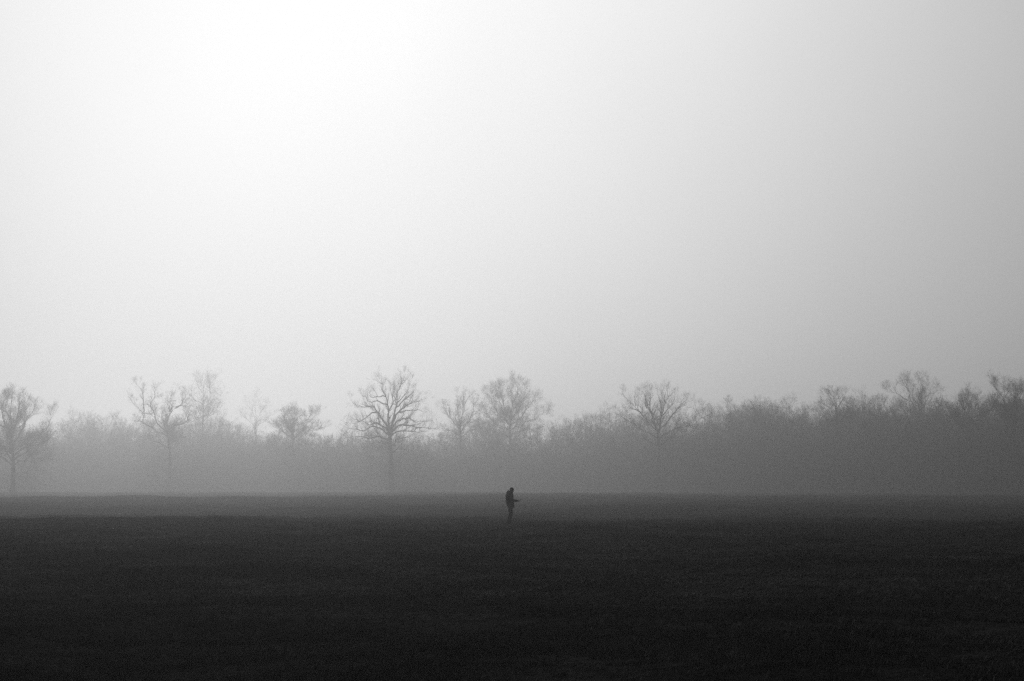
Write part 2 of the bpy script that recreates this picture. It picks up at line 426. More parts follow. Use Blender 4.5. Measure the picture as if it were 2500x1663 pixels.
M_PX = 1.0 / F
def traced_tree(name, label, dist, origin, trunk, limbs, seed, rbase=0.5, dens=1.0, extra=6, size=1.0, twig=0.0095, group='bare trees in front of the wood', crook=.21, rl=0.3, reach=1.02):
    """trunk / limbs: photo outlines read in enlarged-crop units (3.733 per photo pixel, crop origin given),
    turned into metres at the tree's own distance; depth comes from each limb's own bearing."""
    dist *= 1.35; size *= 1.3; rbase *= 1.25
    ox, oy = origin; q = dist * M_PX
    bx = (ox + trunk[0][0] / 3.733 - 1250) * q
    gz = float(terrain(np.array([bx]), np.array([dist]))[0])
    def pt(p, dy=0.0):
        return np.array([(ox + p[0] / 3.733 - 1250) * q - bx, dy, EYE + (HORIZON - (oy + p[1] / 3.733)) * q - gz])
    g = Grower(seed, dens=dens, twig=twig, crook=crook, reach=reach); g.size = size
    TP = [pt(p) for p in trunk]; TP[0][2] = -0.3
    n = len(TP)
    R = [rbase * (1.5 if i == 0 else 1.0 - .45 * i / (n - 1)) for i in range(n)]
    TP.insert(1, TP[0] + (TP[1] - TP[0]) * .0 + np.array([0, 0, 1.2])); R.insert(1, rbase * 1.08)
    g.stem(TP, R)
    for li, Lm in enumerate(limbs):
        slope = g.r.uniform(-.75, .75)
        P = [pt(p) for p in Lm]; s0 = 0.0
        for i in range(1, len(P)):
            s0 += np.linalg.norm((P[i] - P[i - 1])[[0, 2]])
            P[i] = P[i] + np.array([0, slope * s0 * .8 + g.r.normal(0, .15), 0])
        Ln = s0 + .1
        # root depth: hang the limb on whatever limb or trunk it starts from
        g.limb(P, min(rbase * rl, .05 + Ln * .019), .022, 3)
    top = TP[-1]; fork = TP[-2] + (TP[-1] - TP[-2]) * .4
    for i in range(extra):                                  # limbs that come towards or go away from the viewer
        sgn = 1 if i % 2 else -1
        a = g.r.uniform(-.6, .6); Ln = g.r.uniform(4, 8) * size
        d = norm(np.array([math.sin(a), sgn * math.cos(a), g.r.uniform(.35, 1.1)]))
        st = fork + (top - fork) * g.r.rand()
        P = [st]
        for j in range(4): d = norm(d + g.r.normal(0, .2, 3)); P.append(P[-1] + d * Ln / 4)
        g.limb(P, .16, .04, 2)
    g.finish()
    root = empty(name, (bx, dist, gz))
    a = bpy.data.objects.new('trunk', g.trunk.mesh('trunk', M_bark)); C.objects.link(a); a.parent = root
    c_ = bpy.data.objects.new('crown', g.crown.mesh('crown', M_twig)); C.objects.link(c_); c_.parent = root
    tag(root, label, 'tree', group)
    return root

def auto_tree_mesh(seed, H, spread, first=.3, nlimb=12, rbase=.35, dens=.8, twig=.02, upright=.8):
    g = Grower(seed, dens=dens, twig=twig); g.size = H / 20.0
    r = g.r; P = [np.array([0, 0, -.3]), np.array([0, 0, 1.0])]
    for i in range(5): P.append(np.array([r.normal(0, .25) , r.normal(0, .25), H * (.22 + .13 * i)]))
    R = [rbase * 1.5, rbase * 1.1] + list(np.linspace(rbase, .07, 5))
    g.stem(P, R)
    for i in range(nlimb):
        f = first + (1 - first) * (i + r.rand() * .8) / nlimb
        z0 = H * f * .72; x0 = np.interp(z0, [p[2] for p in P], [p[0] for p in P]); y0 = np.interp(z0, [p[2] for p in P], [p[1] for p in P])
        a = i * 2.4 + r.uniform(-.5, .5)
        out = spread * (1 - .75 * max(0, f - .35)) * r.uniform(.6, 1.05)
        rise = H * r.uniform(.12, .28) * upright
        ax = math.cos(a); ay = math.sin(a)
        Q = [np.array([x0, y0, z0])]
        for s_ in (.35, .7, 1.0):
            Q.append(np.array([x0 + ax * out * s_, y0 + ay * out * s_, z0 + rise * s_ ** 1.2]) + r.normal(0, .25, 3))
        g.limb(Q, .07 * H / 20 + .02, .02, 2)
    return g.finish()

A, B, D4 = (0, 880), (625, 880), (1250, 880)
traced_tree('oak_tree', 'bare crooked oak, clearest and darkest of the trees, left of the standing man', 288, B,
    [(1240,1200),(1238,1000),(1232,850),(1225,740),(1215,640)],
    [[(1213,650),(1205,560),(1210,480),(1200,410),(1185,340),(1160,290),(1155,220),(1145,140)],
     [(1200,410),(1150,395),(1100,370),(1050,385),(1010,370),(990,330),(960,320)],
     [(1180,335),(1110,335),(1050,340),(1030,300),(1040,270)],
     [(1155,220),(1120,200),(1075,175)],
     [(1210,650),(1195,600),(1150,540),(1110,480),(1075,430),(1050,415),(980,425),(910,415),(880,390),(845,355)],
     [(1110,480),(1060,480),(1020,510),(960,555),(900,580),(810,570)],
     [(1216,650),(1235,610),(1250,540),(1265,460),(1285,390),(1285,320),(1310,250),(1340,190),(1350,125)],
     [(1285,390),(1330,350),(1380,290),(1410,210)], [(1270,430),(1350,360),(1420,310),(1450,260)],
     [(1285,320),(1260,290),(1250,200)], [(1340,190),(1370,175),(1385,155)],
     [(1208,470),(1250,380),(1240,330),(1225,270),(1250,210)], [(1310,250),(1330,170),(1325,150)],
     [(1245,570),(1310,470),(1370,420),(1440,390),(1500,375),(1560,355)], [(1300,480),(1400,460),(1480,450),(1520,475)],
     [(1225,650),(1250,600),(1290,550),(1340,525),(1400,530),(1450,560),(1540,550),(1600,540)],
     [(1222,670),(1300,600),(1400,600),(1500,620),(1600,630),(1660,640)],
     [(1225,700),(1320,650),(1420,655),(1500,665),(1580,660)],
     [(1218,680),(1130,620),(1050,600),(960,640),(880,620),(800,610)],
     [(1222,740),(1140,700),(1050,715),(980,700),(920,705),(835,705)],
     [(1212,650),(1100,570),(1040,590),(980,560),(860,520)],
     [(1228,780),(1300,720),(1380,700),(1430,740)], [(1225,760),(1150,740),(1080,770),(1030,800)],
     [(1228,850),(1150,810),(1090,830)], [(1232,860),(1310,800),(1390,830)], [(1230,820),(1180,780),(1120,700),(1060,660)], [(1228,800),(1300,760),(1350,700)]],
    11, .6, dens=1.05, extra=5, size=.9, rl=.56, reach=.8, crook=.21)

traced_tree('bare_tree', 'round dense bare tree cut by the left frame edge', 285, A,
    [(140,1200),(142,1050),(138,940),(120,800)],
    [[(140,940),(60,800),(-50,700),(-150,600),(-220,520)], [(135,900),(112,650),(100,500),(110,400),(100,305)],
     [(138,920),(250,800),(330,700),(400,560),(425,480)], [(140,960),(300,880),(430,900),(520,880)],
     [(122,800),(200,650),(270,540),(335,445)], [(120,700),(160,500),(170,400),(205,355)],
     [(140,950),(0,880),(-100,850),(-190,800)], [(115,680),(40,560),(10,440),(30,350)], [(105,560),(50,420),(60,330)],
     [(250,800),(330,780),(440,760),(500,700)], [(110,640),(-40,560),(-80,430),(-30,370)], [(200,650),(240,560),(245,410)],
     [(300,880),(380,830),(450,820)], [(60,800),(-60,790),(-160,730)]],
    12, .5, dens=1.25, extra=9, size=.95, rl=.34)

traced_tree('bare_tree', 'bare tree with bent forked top limbs, between round left tree and tall thin tree', 330, A,
    [(1550,1200),(1560,900),(1535,640)],
    [[(1535,650),(1550,540),(1575,480),(1600,430),(1585,390),(1600,350),(1640,310),(1655,290)],
     [(1600,430),(1660,400),(1680,370),(1700,330),(1695,305)], [(1600,370),(1540,370),(1535,335)],
     [(1590,440),(1660,415),(1710,430),(1750,415)], [(1540,640),(1740,560),(1745,480),(1712,430)],
     [(1530,660),(1480,520),(1500,450)], [(1530,680),(1440,570),(1420,480),(1390,420),(1440,330),(1430,280),(1480,240)],
     [(1535,700),(1380,610),(1285,570),(1300,490),(1260,450),(1200,400),(1150,330)],
     [(1300,490),(1400,500),(1440,450)], [(1310,480),(1310,400),(1300,300),(1240,210)], [(1545,780),(1650,700),(1720,690)],
     [(1545,800),(1420,740),(1300,720)]],
    13, .42, dens=1.3, extra=7, size=.95, reach=.75, rl=.4)

traced_tree('bare_tree', 'tall thin pale tree with double leader, highest on the left half', 415, A,
    [(1850,1200),(1852,900),(1848,640),(1850,500)],
    [[(1850,510),(1838,350),(1832,230),(1842,130)], [(1850,500),(1890,400),(1905,300),(1900,200),(1945,150)],
     [(1840,400),(1760,340),(1710,290)], [(1905,300),(1970,290),(2020,330)], [(1838,300),(1790,220),(1780,170)],
     [(1848,560),(1930,480),(2010,440)], [(1846,600),(1770,520),(1720,500)], [(1850,700),(1960,600),(2080,600)], [(1850,700),(1740,640),(1650,640)]],
    14, .36, dens=1.1, extra=6, size=1.1)

traced_tree('bare_tree', 'low wide pale tree with pointed top, left of the crooked oak', 356, B,
    [(340,1200),(338,900),(336,620)],
    [[(336,640),(338,540),(342,460)], [(336,660),(270,560),(240,500)], [(336,680),(400,590),(450,560),(490,530),(520,490),(575,465)],
     [(337,720),(230,640),(160,610)], [(337,740),(450,650),(560,620),(620,600)], [(338,820),(230,760),(130,740)],
     [(338,820),(460,760),(600,730)], [(336,600),(300,540),(300,490)], [(336,600),(380,540),(370,480)]],
    15, .32, dens=1.3, extra=6, size=.85)

traced_tree('bare_tree', 'narrow forked tree directly right of the crooked oak', 365, B,
    [(1870,1200),(1868,850),(1862,600)],
    [[(1862,620),(1845,500),(1835,400),(1838,320)], [(1862,600),(1885,460),(1880,380),(1890,300)], [(1885,420),(1930,350),(1945,320)],
     [(1862,640),(1790,550),(1740,490),(1720,440),(1685,440)], [(1864,660),(1950,560),(1980,480),(1990,400),(2030,370)],
     [(1740,490),(1730,420)], [(1864,700),(1770,640),(1700,640)], [(1864,700),(1980,640),(2060,600),(2110,520)]],
    16, .33, dens=1.0, extra=5, size=.8)

traced_tree('bare_tree', 'tall broad pale tree standing above the man', 395, D4,
    [(-20,1200),(-22,900),(-20,650),(-15,560)],
    [[(-15,570),(-5,450),(0,330),(5,190)], [(-15,560),(60,450),(110,330),(130,260)], [(-10,600),(100,500),(180,380),(225,330)],
     [(-10,640),(120,560),(240,510),(340,450)], [(-15,560),(-70,430),(-90,300),(-80,220)], [(-20,600),(-130,480),(-190,380),(-200,300)],
     [(-20,650),(-160,570),(-260,500),(-280,430)], [(0,400),(50,300),(60,220)], [(-90,420),(-140,320),(-150,260)], [(-20,700),(120,640),(230,620)],
     [(-20,700),(-150,650),(-250,640)]],
    17, .42, dens=1.35, extra=8, size=1.15)

traced_tree('bare_tree', 'V shaped tree with many upright limbs, right of the man', 292, D4,
    [(1320,1200),(1335,950),(1335,780),(1330,660)],
    [[(1330,670),(1240,560),(1180,480),(1130,420),(1070,370),(1020,295)], [(1325,670),(1270,520),(1230,440),(1200,360),(1195,300)],
     [(1300,600),(1265,440),(1275,350),(1262,280)], [(1333,670),(1360,500),(1360,420),(1345,350),(1325,285)],
     [(1360,500),(1400,400),(1440,330),(1435,262)], [(1360,520),(1410,460),(1460,400),(1485,330)],
     [(1335,690),(1450,520),(1520,430),(1560,390),(1612,355)], [(1335,720),(1500,620),(1620,600),(1700,540),(1770,510)],
     [(1332,720),(1200,640),(1080,560),(990,500),(900,460)], [(1130,420),(1120,350),(1130,310)], [(1395,400),(1390,330),(1400,290)],
     [(1230,440),(1215,350),(1240,300)], [(1335,780),(1460,700),(1600,700)], [(1335,780),(1200,720),(1070,690)], [(1180,480),(1090,450),(1050,440)]],
    18, .42, dens=1.0, extra=5, size=.95, crook=.17, reach=.9, rl=.36)

traced_tree('bare_tree', 'faintest small crown, between the tall thin tree and the low wide one', 500, A,
    [(2333,1200),(2330,800),(2335,560)],
    [[(2335,580),(2320,430),(2335,285)], [(2335,560),(2270,430),(2230,370)], [(2335,560),(2400,420),(2430,360)], [(2335,620),(2220,520),(2170,470)], [(2335,620),(2440,520),(2500,480)]],
    23, .22, dens=.9, extra=3, size=.85)

E4 = (1875, 880)
traced_tree('bare_tree', 'faint bare tree rising over the first dip in the right wood', 298, E4,
    [(640,1200),(640,800),(630,560)],
    [[(630,580),(600,440),(560,370),(480,330)], [(630,560),(640,430),(620,310)], [(630,600),(720,480),(780,420)], [(640,430),(680,360),(700,320)], [(632,640),(500,520),(440,470)]],
    19, .33, dens=1.1, extra=5, size=.9)
traced_tree('bare_tree', 'faint tall tree with the highest crown in the right wood', 318, E4,
    [(1360,1200),(1365,800),(1370,500)],
    [[(1370,520),(1380,350),(1375,190)], [(1370,500),(1290,380),(1240,260),(1200,200)], [(1370,500),(1450,380),(1500,300),(1550,290)], [(1280,370),(1180,300),(1110,290)], [(1380,340),(1420,260),(1430,220)],
     [(1370,560),(1230,470),(1150,440)], [(1370,560),(1500,470),(1600,430)]],
    20, .36, dens=1.15, extra=6, size=1.05)
traced_tree('bare_tree', 'spiky topped tree beside the right frame edge tree', 262, E4,
    [(1840,1200),(1840,800),(1835,560)],
    [[(1835,580),(1830,430),(1825,310)], [(1835,560),(1780,450),(1760,380)], [(1835,560),(1880,440),(1890,340)], [(1835,600),(1960,500),(2010,450)], [(1835,640),(1720,540),(1660,470)]],
    21, .33, dens=1.2, extra=5, size=.85)
traced_tree('bare_tree', 'dark tree with leaning top twigs at the right frame edge', 248, E4,
    [(2230,1200),(2235,800),(2220,520)],
    [[(2220,540),(2180,350),(2130,260),(2110,190)], [(2220,520),(2230,380),(2240,270)], [(2220,520),(2300,400),(2340,300)], [(2225,600),(2110,470),(2070,400)], [(2225,600),(2350,500),(2430,430)], [(2170,330),(2210,290),(2200,250)]],
    22, .38, dens=1.25, extra=6, size=.9)

def shrub(px, dist, h, seed, label):
    q = dist * M_PX; bx = (px - 1250) * q
    gz = float(terrain(np.array([bx]), np.array([dist]))[0])
    g = Grower(seed, fine=4, dens=.65, twig=.013); g.size = 1.1; r = g.r
    for i in range(20):
        a = r.uniform(0, 6.283); d = norm(np.array([math.cos(a) * .75, math.sin(a) * .75, r.uniform(.4, 1.7)]))
        P = [np.array([r.normal(0, h * .12), r.normal(0, h * .12), -.1])]; Ln = h * r.uniform(.55, 1.0)
        for j in range(4): d = norm(d + r.normal(0, .2, 3)); P.append(P[-1] + d * Ln / 4)
        g.limb(P, .04, .015, 1)
    g.finish()
    root = empty('shrub', (bx, dist, gz))
    for nm, wd, m_ in (('stems', g.trunk, M_bark), ('twigs', g.crown, M_twig)):
        o = bpy.data.objects.new(nm, wd.mesh(nm, m_)); C.objects.link(o); o.parent = root
    tag(root, label, 'shrub', 'bare shrubs under the single trees')
for a_ in ((75, 418, 14, 301, 'bare shrub right of the trunk of the round left edge tree'),
           (395, 478, 19, 302, 'bare shrub at the trunk of the tree with bent forked limbs'),
           (450, 486, 15, 303, 'bare shrub between the bent forked tree and the tall thin tree'),
           (700, 500, 18, 304, 'bare shrub under the low wide pale tree left of the oak'),
           (925, 432, 19, 305, 'tall bare shrub at the left of the crooked oak trunk'),
           (990, 440, 17, 306, 'bare shrub at the right of the crooked oak trunk'),
           (1575, 440, 17, 307, 'bare shrub left of the V shaped tree trunk'),
           (1650, 446, 14, 308, 'bare shrub right of the V shaped tree trunk')):
    shrub(*a_)

# ------------------------------------------------------------------ the wood behind (one mass)
coll_t = bpy.data.collections.new('wood_trees')
for k in range(6):
    g = auto_tree_mesh(100 + k, 20, (5.5, 6.5, 5.0, 7.0, 4.5, 6)[k], first=.18, nlimb=18, rbase=.17, dens=.8, twig=.014)
    g.crown.V = g.trunk.V + [v for v in g.crown.V]; nt_ = g.trunk.n
    g.crown.Q = g.trunk.Q + [q_ + nt_ for q_ in g.crown.Q]
    coll_t.objects.link(unlinked('wood_tree', g.crown.mesh('wood_tree', M_twig)))
def bush_mesh(seed):
    g = Grower(seed, fine=4, dens=.9, twig=.014); g.size = .75; r = g.r
    for i in range(16):
        a = r.uniform(0, 6.283); d = norm(np.array([math.cos(a) * .7, math.sin(a) * .7, r.uniform(.5, 1.6)]))
        P = [np.array([r.normal(0, .5), r.normal(0, .5), -.1])]
        Ln = r.uniform(2.2, 4.6)
        for j in range(3): d = norm(d + r.normal(0, .2, 3)); P.append(P[-1] + d * Ln / 3)
        g.limb(P, .035, .015, 1)
    g.finish()
    g.crown.V = g.trunk.V + g.crown.V; n0 = g.trunk.n
    g.crown.Q = g.trunk.Q + [q_ + n0 for q_ in g.crown.Q]
    return g.crown.mesh('bush', M_twig)
for k in range(3): coll_t.objects.link(unlinked('wood_tree_shrub', bush_mesh(200 + k)))

# skyline of the wood: photo column -> photo row of its top
SKY = [(-300,1010),(0,1030),(130,1035),(180,1005),(260,1000),(330,1010),(520,1010),(600,1030),(650,1055),(700,1040),(790,1065),(850,1060),(900,1040),(1050,1050),(1150,1030),(1200,1005),(1300,1045),(1350,1030),(1420,1005),(1480,990),(1600,1000),(1720,1000),(1770,985),(1830,977),(1900,985),(1950,1005),(2040,978),(2110,968),(2180,990),(2270,985),(2330,978),(2420,990),(2500,965),(2800,960)]
def front(px): return float(np.interp(px, [-300, 0, 700, 1100, 1500, 1900, 2500, 2900], [535, 520, 505, 488, 455, 405, 342, 330]))
pts = []
r2 = np.random.RandomState(77)
for row in range(7):
    px = -330 + r2.rand() * 30
    while px < 2850:
        d = front(px) + row * 19 + (30 if row == 6 else 0) + r2.uniform(-8, 8)
        topy = np.interp(px, [a for a, _ in SKY], [b_ for _, b_ in SKY]) + (0, 0, 0, 4, 0, -4, -16)[row] + r2.normal(0, 11)
        q = d * M_PX; x = (px - 1250) * q; z = float(terrain(np.array([x]), np.array([d]))[0])
        H = EYE + (HORIZON - topy) * q - z
        s = float(np.interp(px, [1680, 1880], [.97, 1.03])) * H / 20.0 * (1 - (1 - (.62, .78, .9, 1, 1, 1, 1)[row]) * float(np.interp(px, [1620, 1850], [1, .2]))) * r2.uniform(.9, 1.03)
        pts.append((x, d, z, r2.randint(0, 6), r2.uniform(0, 6.28), s * r2.uniform(.9, 1.15), s * .98))
        px += r2.uniform(34, 66) * (450 / d) * float(np.interp(px, [1600, 1850], [.95, .68]))
for row in range(5):
    px = -330
    while px < 2850:
        d = front(px) - 8 + row * 14 + r2.uniform(-3, 3)
        q = d * M_PX; x = (px - 1250) * q; z = float(terrain(np.array([x]), np.array([d]))[0])
        s = r2.uniform(.9, 2.0) * (1.35 + .55 * math.sin(px * .011 + row * 1.7) * math.sin(px * .0043 + row))
        pts.append((x, d, z, r2.randint(6, 9), r2.uniform(0, 6.28), s * 1.1, s))
        px += r2.uniform(15, 30)
pts = np.array(pts)
wood = scatter('woodland', pts[:, :3], pts[:, 3], np.stack([pts[:, 3] * 0, pts[:, 3] * 0, pts[:, 4]], -1), np.stack([pts[:, 5], pts[:, 5], pts[:, 6]], -1), coll_t)
tag(wood, 'misty bare wood forming the whole background behind the single trees', 'wood', kind='stuff')

# ------------------------------------------------------------------ small things on the field
def blob(name, loc, rx, ry, rz, seed, m, label, cat, group=None, rough=.25):
    r = random.Random(seed); V = []; Fc = []; nu, nv = 16, 9
    ph = [r.uniform(0, 6.28) for _ in range(8)]
    for j in range(nv + 1):
        v = j / nv * math.pi
        for i in range(nu):
            u = i / nu * 6.2832
            k = 1 + rough * (.5 * math.sin(2 * u + ph[0]) + .4 * math.sin(3 * u + 2 * v + ph[1]) + .4 * math.sin(5 * u - 3 * v + ph[2]) * math.sin(v) + .25 * math.sin(7 * v + ph[3] + u))*math.sin(v)
            V.append((rx * k * math.sin(v) * math.cos(u), ry * k * math.sin(v) * math.sin(u), rz * k * math.cos(v)))
    for j in range(nv):
        for i in range(nu):
            a = j * nu + i; b_ = j * nu + (i + 1) % nu
            Fc.append((a, b_, b_ + nu, a + nu))
    o = mesh_obj(name, V, Fc, m); o.location = loc
    return tag(o, label, cat, group)
def ground_at(px, py):
    lo, hi = 8.0, 79.0
    for _ in range(60):
        m_ = (lo + hi) / 2; x = (px - 1250) * m_ * M_PX
        row = HORIZON + (EYE - float(terrain(np.array([x]), np.array([m_]))[0])) / m_ * F
        if row > py: lo = m_
        else: hi = m_
    return (px - 1250) * lo * M_PX, lo
for i, (px, py, wd, lab) in enumerate([
        (289, 1293, .30, 'small dark earth mound, leftmost on the field below the round left tree'),
        (641, 1278, .30, 'small dark earth mound on the field left of the oak'),
        (1880, 1356, .17, 'small dark earth mound right of centre, left of its twin'),
        (2036, 1356, .17, 'small dark earth mound right of centre, right of its twin')]):
    x, y = ground_at(px, py)
    blob('molehill', (x, y, float(terrain(np.array([x]), np.array([y]))[0])), wd, wd, .10 if i < 2 else .07, 40 + i, M_earth, lab, 'earth mound', 'dark earth mounds on the field')
for i, (px, dd, rr, lab) in enumerate([(1643, 283, .20, 'tiny pale stone at the edge of the wood, upper left of a close pair'), (1650, 276, .24, 'tiny pale stone at the edge of the wood, lower right of a close pair')]):
    x = (px - 1250) * dd * M_PX
    blob('stone', (x, dd, float(terrain(np.array([x]), np.array([dd]))[0]) + .1), rr, rr, rr, 60 + i, M_stone, lab, 'stone', 'pale stones before the wood')

# ------------------------------------------------------------------ the man
def loft(rings, k=20):
    """rings: (centre, axis u * half, axis v * half); closed ends"""
    V = []; Fc = []
    for c_, u, v in rings:
        for i in range(k):
            a = i / k * 6.2832
            V.append(tuple(np.array(c_) + np.array(u) * math.cos(a) + np.array(v) * math.sin(a)))
    for j in range(len(rings) - 1):
        for i in range(k):
            a = j * k + i; b_ = j * k + (i + 1) % k
            Fc.append((a, b_, b_ + k, a + k))
    Fc.append(tuple(reversed(range(k)))); n0 = (len(rings) - 1) * k; Fc.append(tuple(range(n0, n0 + k)))
    return V, Fc
def hloft(rows, k=24):      # rows: z, x back, x front, half width, y centre
    rings = [((( a + b_) / 2, yc, z), ((b_ - a) / 2, 0, 0), (0, hw, 0)) for z, a, b_, hw, yc in rows]
    return loft(rings, k)
def limb(P, R, k=12, flat=1.0):
    P = [np.array(p, float) for p in P]; rings = []
    for i, p in enumerate(P):
        d = norm(P[min(i + 1, len(P) - 1)] - P[max(i - 1, 0)])
        up = np.array([0, 1, 0.]) if abs(d[1]) < .8 else np.array([1., 0, 0])
        u = norm(np.cross(d, up)); v = np.cross(d, u)
        rings.append((p, u * R[i] * flat, v * R[i]))
    # rounded caps
    d0 = norm(P[1] - P[0]); d1 = norm(P[-1] - P[-2])
    c0, u0, v0 = rings[0]; c1, u1, v1 = rings[-1]
    rings = [(c0 - d0 * R[0] * .7, u0 * .5, v0 * .5)] + rings + [(c1 + d1 * R[-1] * .7, u1 * .5, v1 * .5)]
    return loft(rings, k)
def ell(c_, rx, ry, rz, tilt=0.0, k=20):
    V = []; Fc = []; nv = 14; ct, st = math.cos(tilt), math.sin(tilt)
    for j in range(nv + 1):
        v = math.pi * (.02 + .96 * j / nv)
        for i in range(k):
            u = i / k * 6.2832
            x, y, z = rx * math.sin(v) * math.cos(u), ry * math.sin(v) * math.sin(u), rz * math.cos(v)
            V.append((c_[0] + x * ct + z * st, c_[1] + y, c_[2] - x * st + z * ct))
    for j in range(nv):
        for i in range(k):
            a = j * k + i; b_ = j * k + (i + 1) % k
            Fc.append((a, a + k, b_ + k, b_))
    Fc.append(tuple(range(k))); Fc.append(tuple(reversed(range(nv * k, nv * k + k))))
    return V, Fc
def fuse(name, parts, voxel, material, parent, smooth_it=4, wrinkle=0.0):
    V = []; Fc = []
    for v, f in parts:
        n0 = len(V); V += v; Fc += [tuple(i + n0 for i in ff) for ff in f]
    tmp = mesh_obj('tmp', V, Fc, None)
    import bmesh
    bm = bmesh.new(); bm.from_mesh(tmp.data); bmesh.ops.recalc_face_normals(bm, faces=bm.faces); bm.to_mesh(tmp.data); bm.free()
    r = tmp.modifiers.new('r', 'REMESH'); r.mode = 'VOXEL'; r.voxel_size = voxel
    if smooth_it:
        s_ = tmp.modifiers.new('s', 'SMOOTH'); s_.iterations = smooth_it; s_.factor = .5
    if wrinkle:
        tx = bpy.data.textures.new('folds', 'CLOUDS'); tx.noise_scale = .09; tx.noise_depth = 2
        d_ = tmp.modifiers.new('d', 'DISPLACE'); d_.texture = tx; d_.strength = wrinkle; d_.mid_level = .5
    dg = bpy.context.evaluated_depsgraph_get(); dg.update()
    me = bpy.data.meshes.new_from_object(tmp.evaluated_get(dg)); me.name = name
    bpy.data.objects.remove(tmp)
    me.shade_smooth(); me.materials.clear(); me.materials.append(material)
    o = bpy.data.objects.new(name, me); C.objects.link(o); o.parent = parent
    return o

PD = 67.6; PXX = (1244.7 - 1250) * PD * M_PX
man = empty('person', (PXX, PD, float(terrain(np.array([PXX]), np.array([PD]))[0]) + .015))
tag(man, 'man in dark hooded jacket and cap standing hunched over a device in his hand', 'person')
TILT = math.radians(24)
HC = np.array([.088, 0, 1.632])
ct, st = math.cos(TILT), math.sin(TILT)
def hd(x, y, z):            # head space (face towards +x) to body space
    return (HC[0] + x * ct + z * st, HC[1] + y, HC[2] - x * st + z * ct)
def hell(c_, rx, ry, rz): return ell(hd(*c_), rx, ry, rz, TILT, 16)
body = [ell(tuple(HC), .093, .074, .112, TILT),
        hell((.012, 0, -.05), .078, .06, .07), hell((.058, 0, -.088), .028, .03, .022),     # jaw, chin
        hell((.093, 0, -.018), .016, .013, .026), hell((.102, 0, -.034), .012, .015, .010), # nose
        hell((.082, 0, .012), .012, .045, .010),                                           # brow
        hell((.084, 0, -.062), .011, .024, .006), hell((.082, 0, -.071), .011, .021, .006), # lips
        hell((.076, .032, -.004), .012, .013, .010), hell((.076, -.032, -.004), .012, .013, .010),
        hell((.055, .045, -.03), .02, .018, .02), hell((.055, -.045, -.03), .02, .018, .02),
        hell((-.002, .077, -.012), .017, .009, .031), hell((-.002, -.077, -.012), .017, .009, .031),   # ears
        limb([(-.03, 0, 1.46), (.02, 0, 1.53), (.06, 0, 1.60)], [.07, .06, .058]),
        hloft([(.80, -.09, .14, .15, 0), (.95, -.11, .12, .16, 0), (1.15, -.13, .12, .15, 0), (1.32, -.14, .11, .17, 0), (1.43, -.12, .08, .16, 0), (1.50, -.07, .05, .08, 0)])]
RS, RE, RW = (-.03, -.19, 1.40), (.03, -.225, 1.135), (.345, -.11, 1.125)
LS, LE, LW = (-.03, .19, 1.40), (-.09, .24, 1.13), (.10, .205, .955)
body += [limb([RS, RE], [.052, .042]), limb([RE, RW], [.043, .028]), limb([LS, LE], [.052, .042]), limb([LE, LW], [.043, .028])]
# right hand: palm, four fingers curled over the device, thumb on its side
px_, py_, pz_ = RW
body.append(limb([(px_, py_, pz_), (px_ + .045, py_ + .012, pz_ - .006), (px_ + .085, py_ + .022, pz_ - .012)], [.027, .036, .033], 14, .5))
for i, (ln, dz) in enumerate(((.062, .020), (.070, .006), (.066, -.008), (.052, -.021))):
    s0 = np.array([px_ + .088, py_ + .005, pz_ + dz - .004])
    body.append(limb([s0, s0 + [ln * .45, .006, -.003], s0 + [ln * .72, .026, -.006], s0 + [ln * .70, .046, -.008]], [.0095, .009, .0085, .0075], 8))
body.append(limb([(px_ + .02, py_ + .02, pz_ + .018), (px_ + .055, py_ + .045, pz_ + .034), (px_ + .09, py_ + .05, pz_ + .036)], [.013, .011, .009], 8))
# left hand, half in the jacket pocket
qx, qy, qz = LW
body.append(limb([(qx, qy, qz), (qx + .035, qy - .004, qz - .035), (qx + .062, qy - .01, qz - .065)], [.026, .034, .03], 14, .5))
for i, (ln, dy) in enumerate(((.058, .022), (.066, .007), (.062, -.008), (.05, -.022))):
    s0 = np.array([qx + .064, qy - .01 + dy * .8, qz - .068])
    body.append(limb([s0, s0 + [ln * .4, 0, -ln * .5], s0 + [ln * .4, 0, -ln * .95]], [.0095, .009, .008], 8))
body.append(limb([(qx + .01, qy - .02, qz - .012), (qx + .05, qy - .04, qz - .03), (qx + .075, qy - .042, qz - .05)], [.013, .011, .009], 8))
LEG = {-1: [(.03, .83), (.055, .50), (-.005, .10)], 1: [(.015, .83), (.035, .50), (-.065, .10)]}
for s_, P_ in LEG.items():
    Pp = [(x, s_ * (.085 + .02 * (1 - z)), z) for x, z in P_]
    body.append(limb(Pp[:2], [.085, .055])); body.append(limb(Pp[1:], [.055, .04]))
    ax, az = P_[2]
    body.append(limb([(ax, s_ * .105, .09), (ax + .05, s_ * .11, .05), (ax + .15, s_ * .115, .035)], [.04, .04, .032]))
fuse('body', body, .0048, M_skin, man, 2)

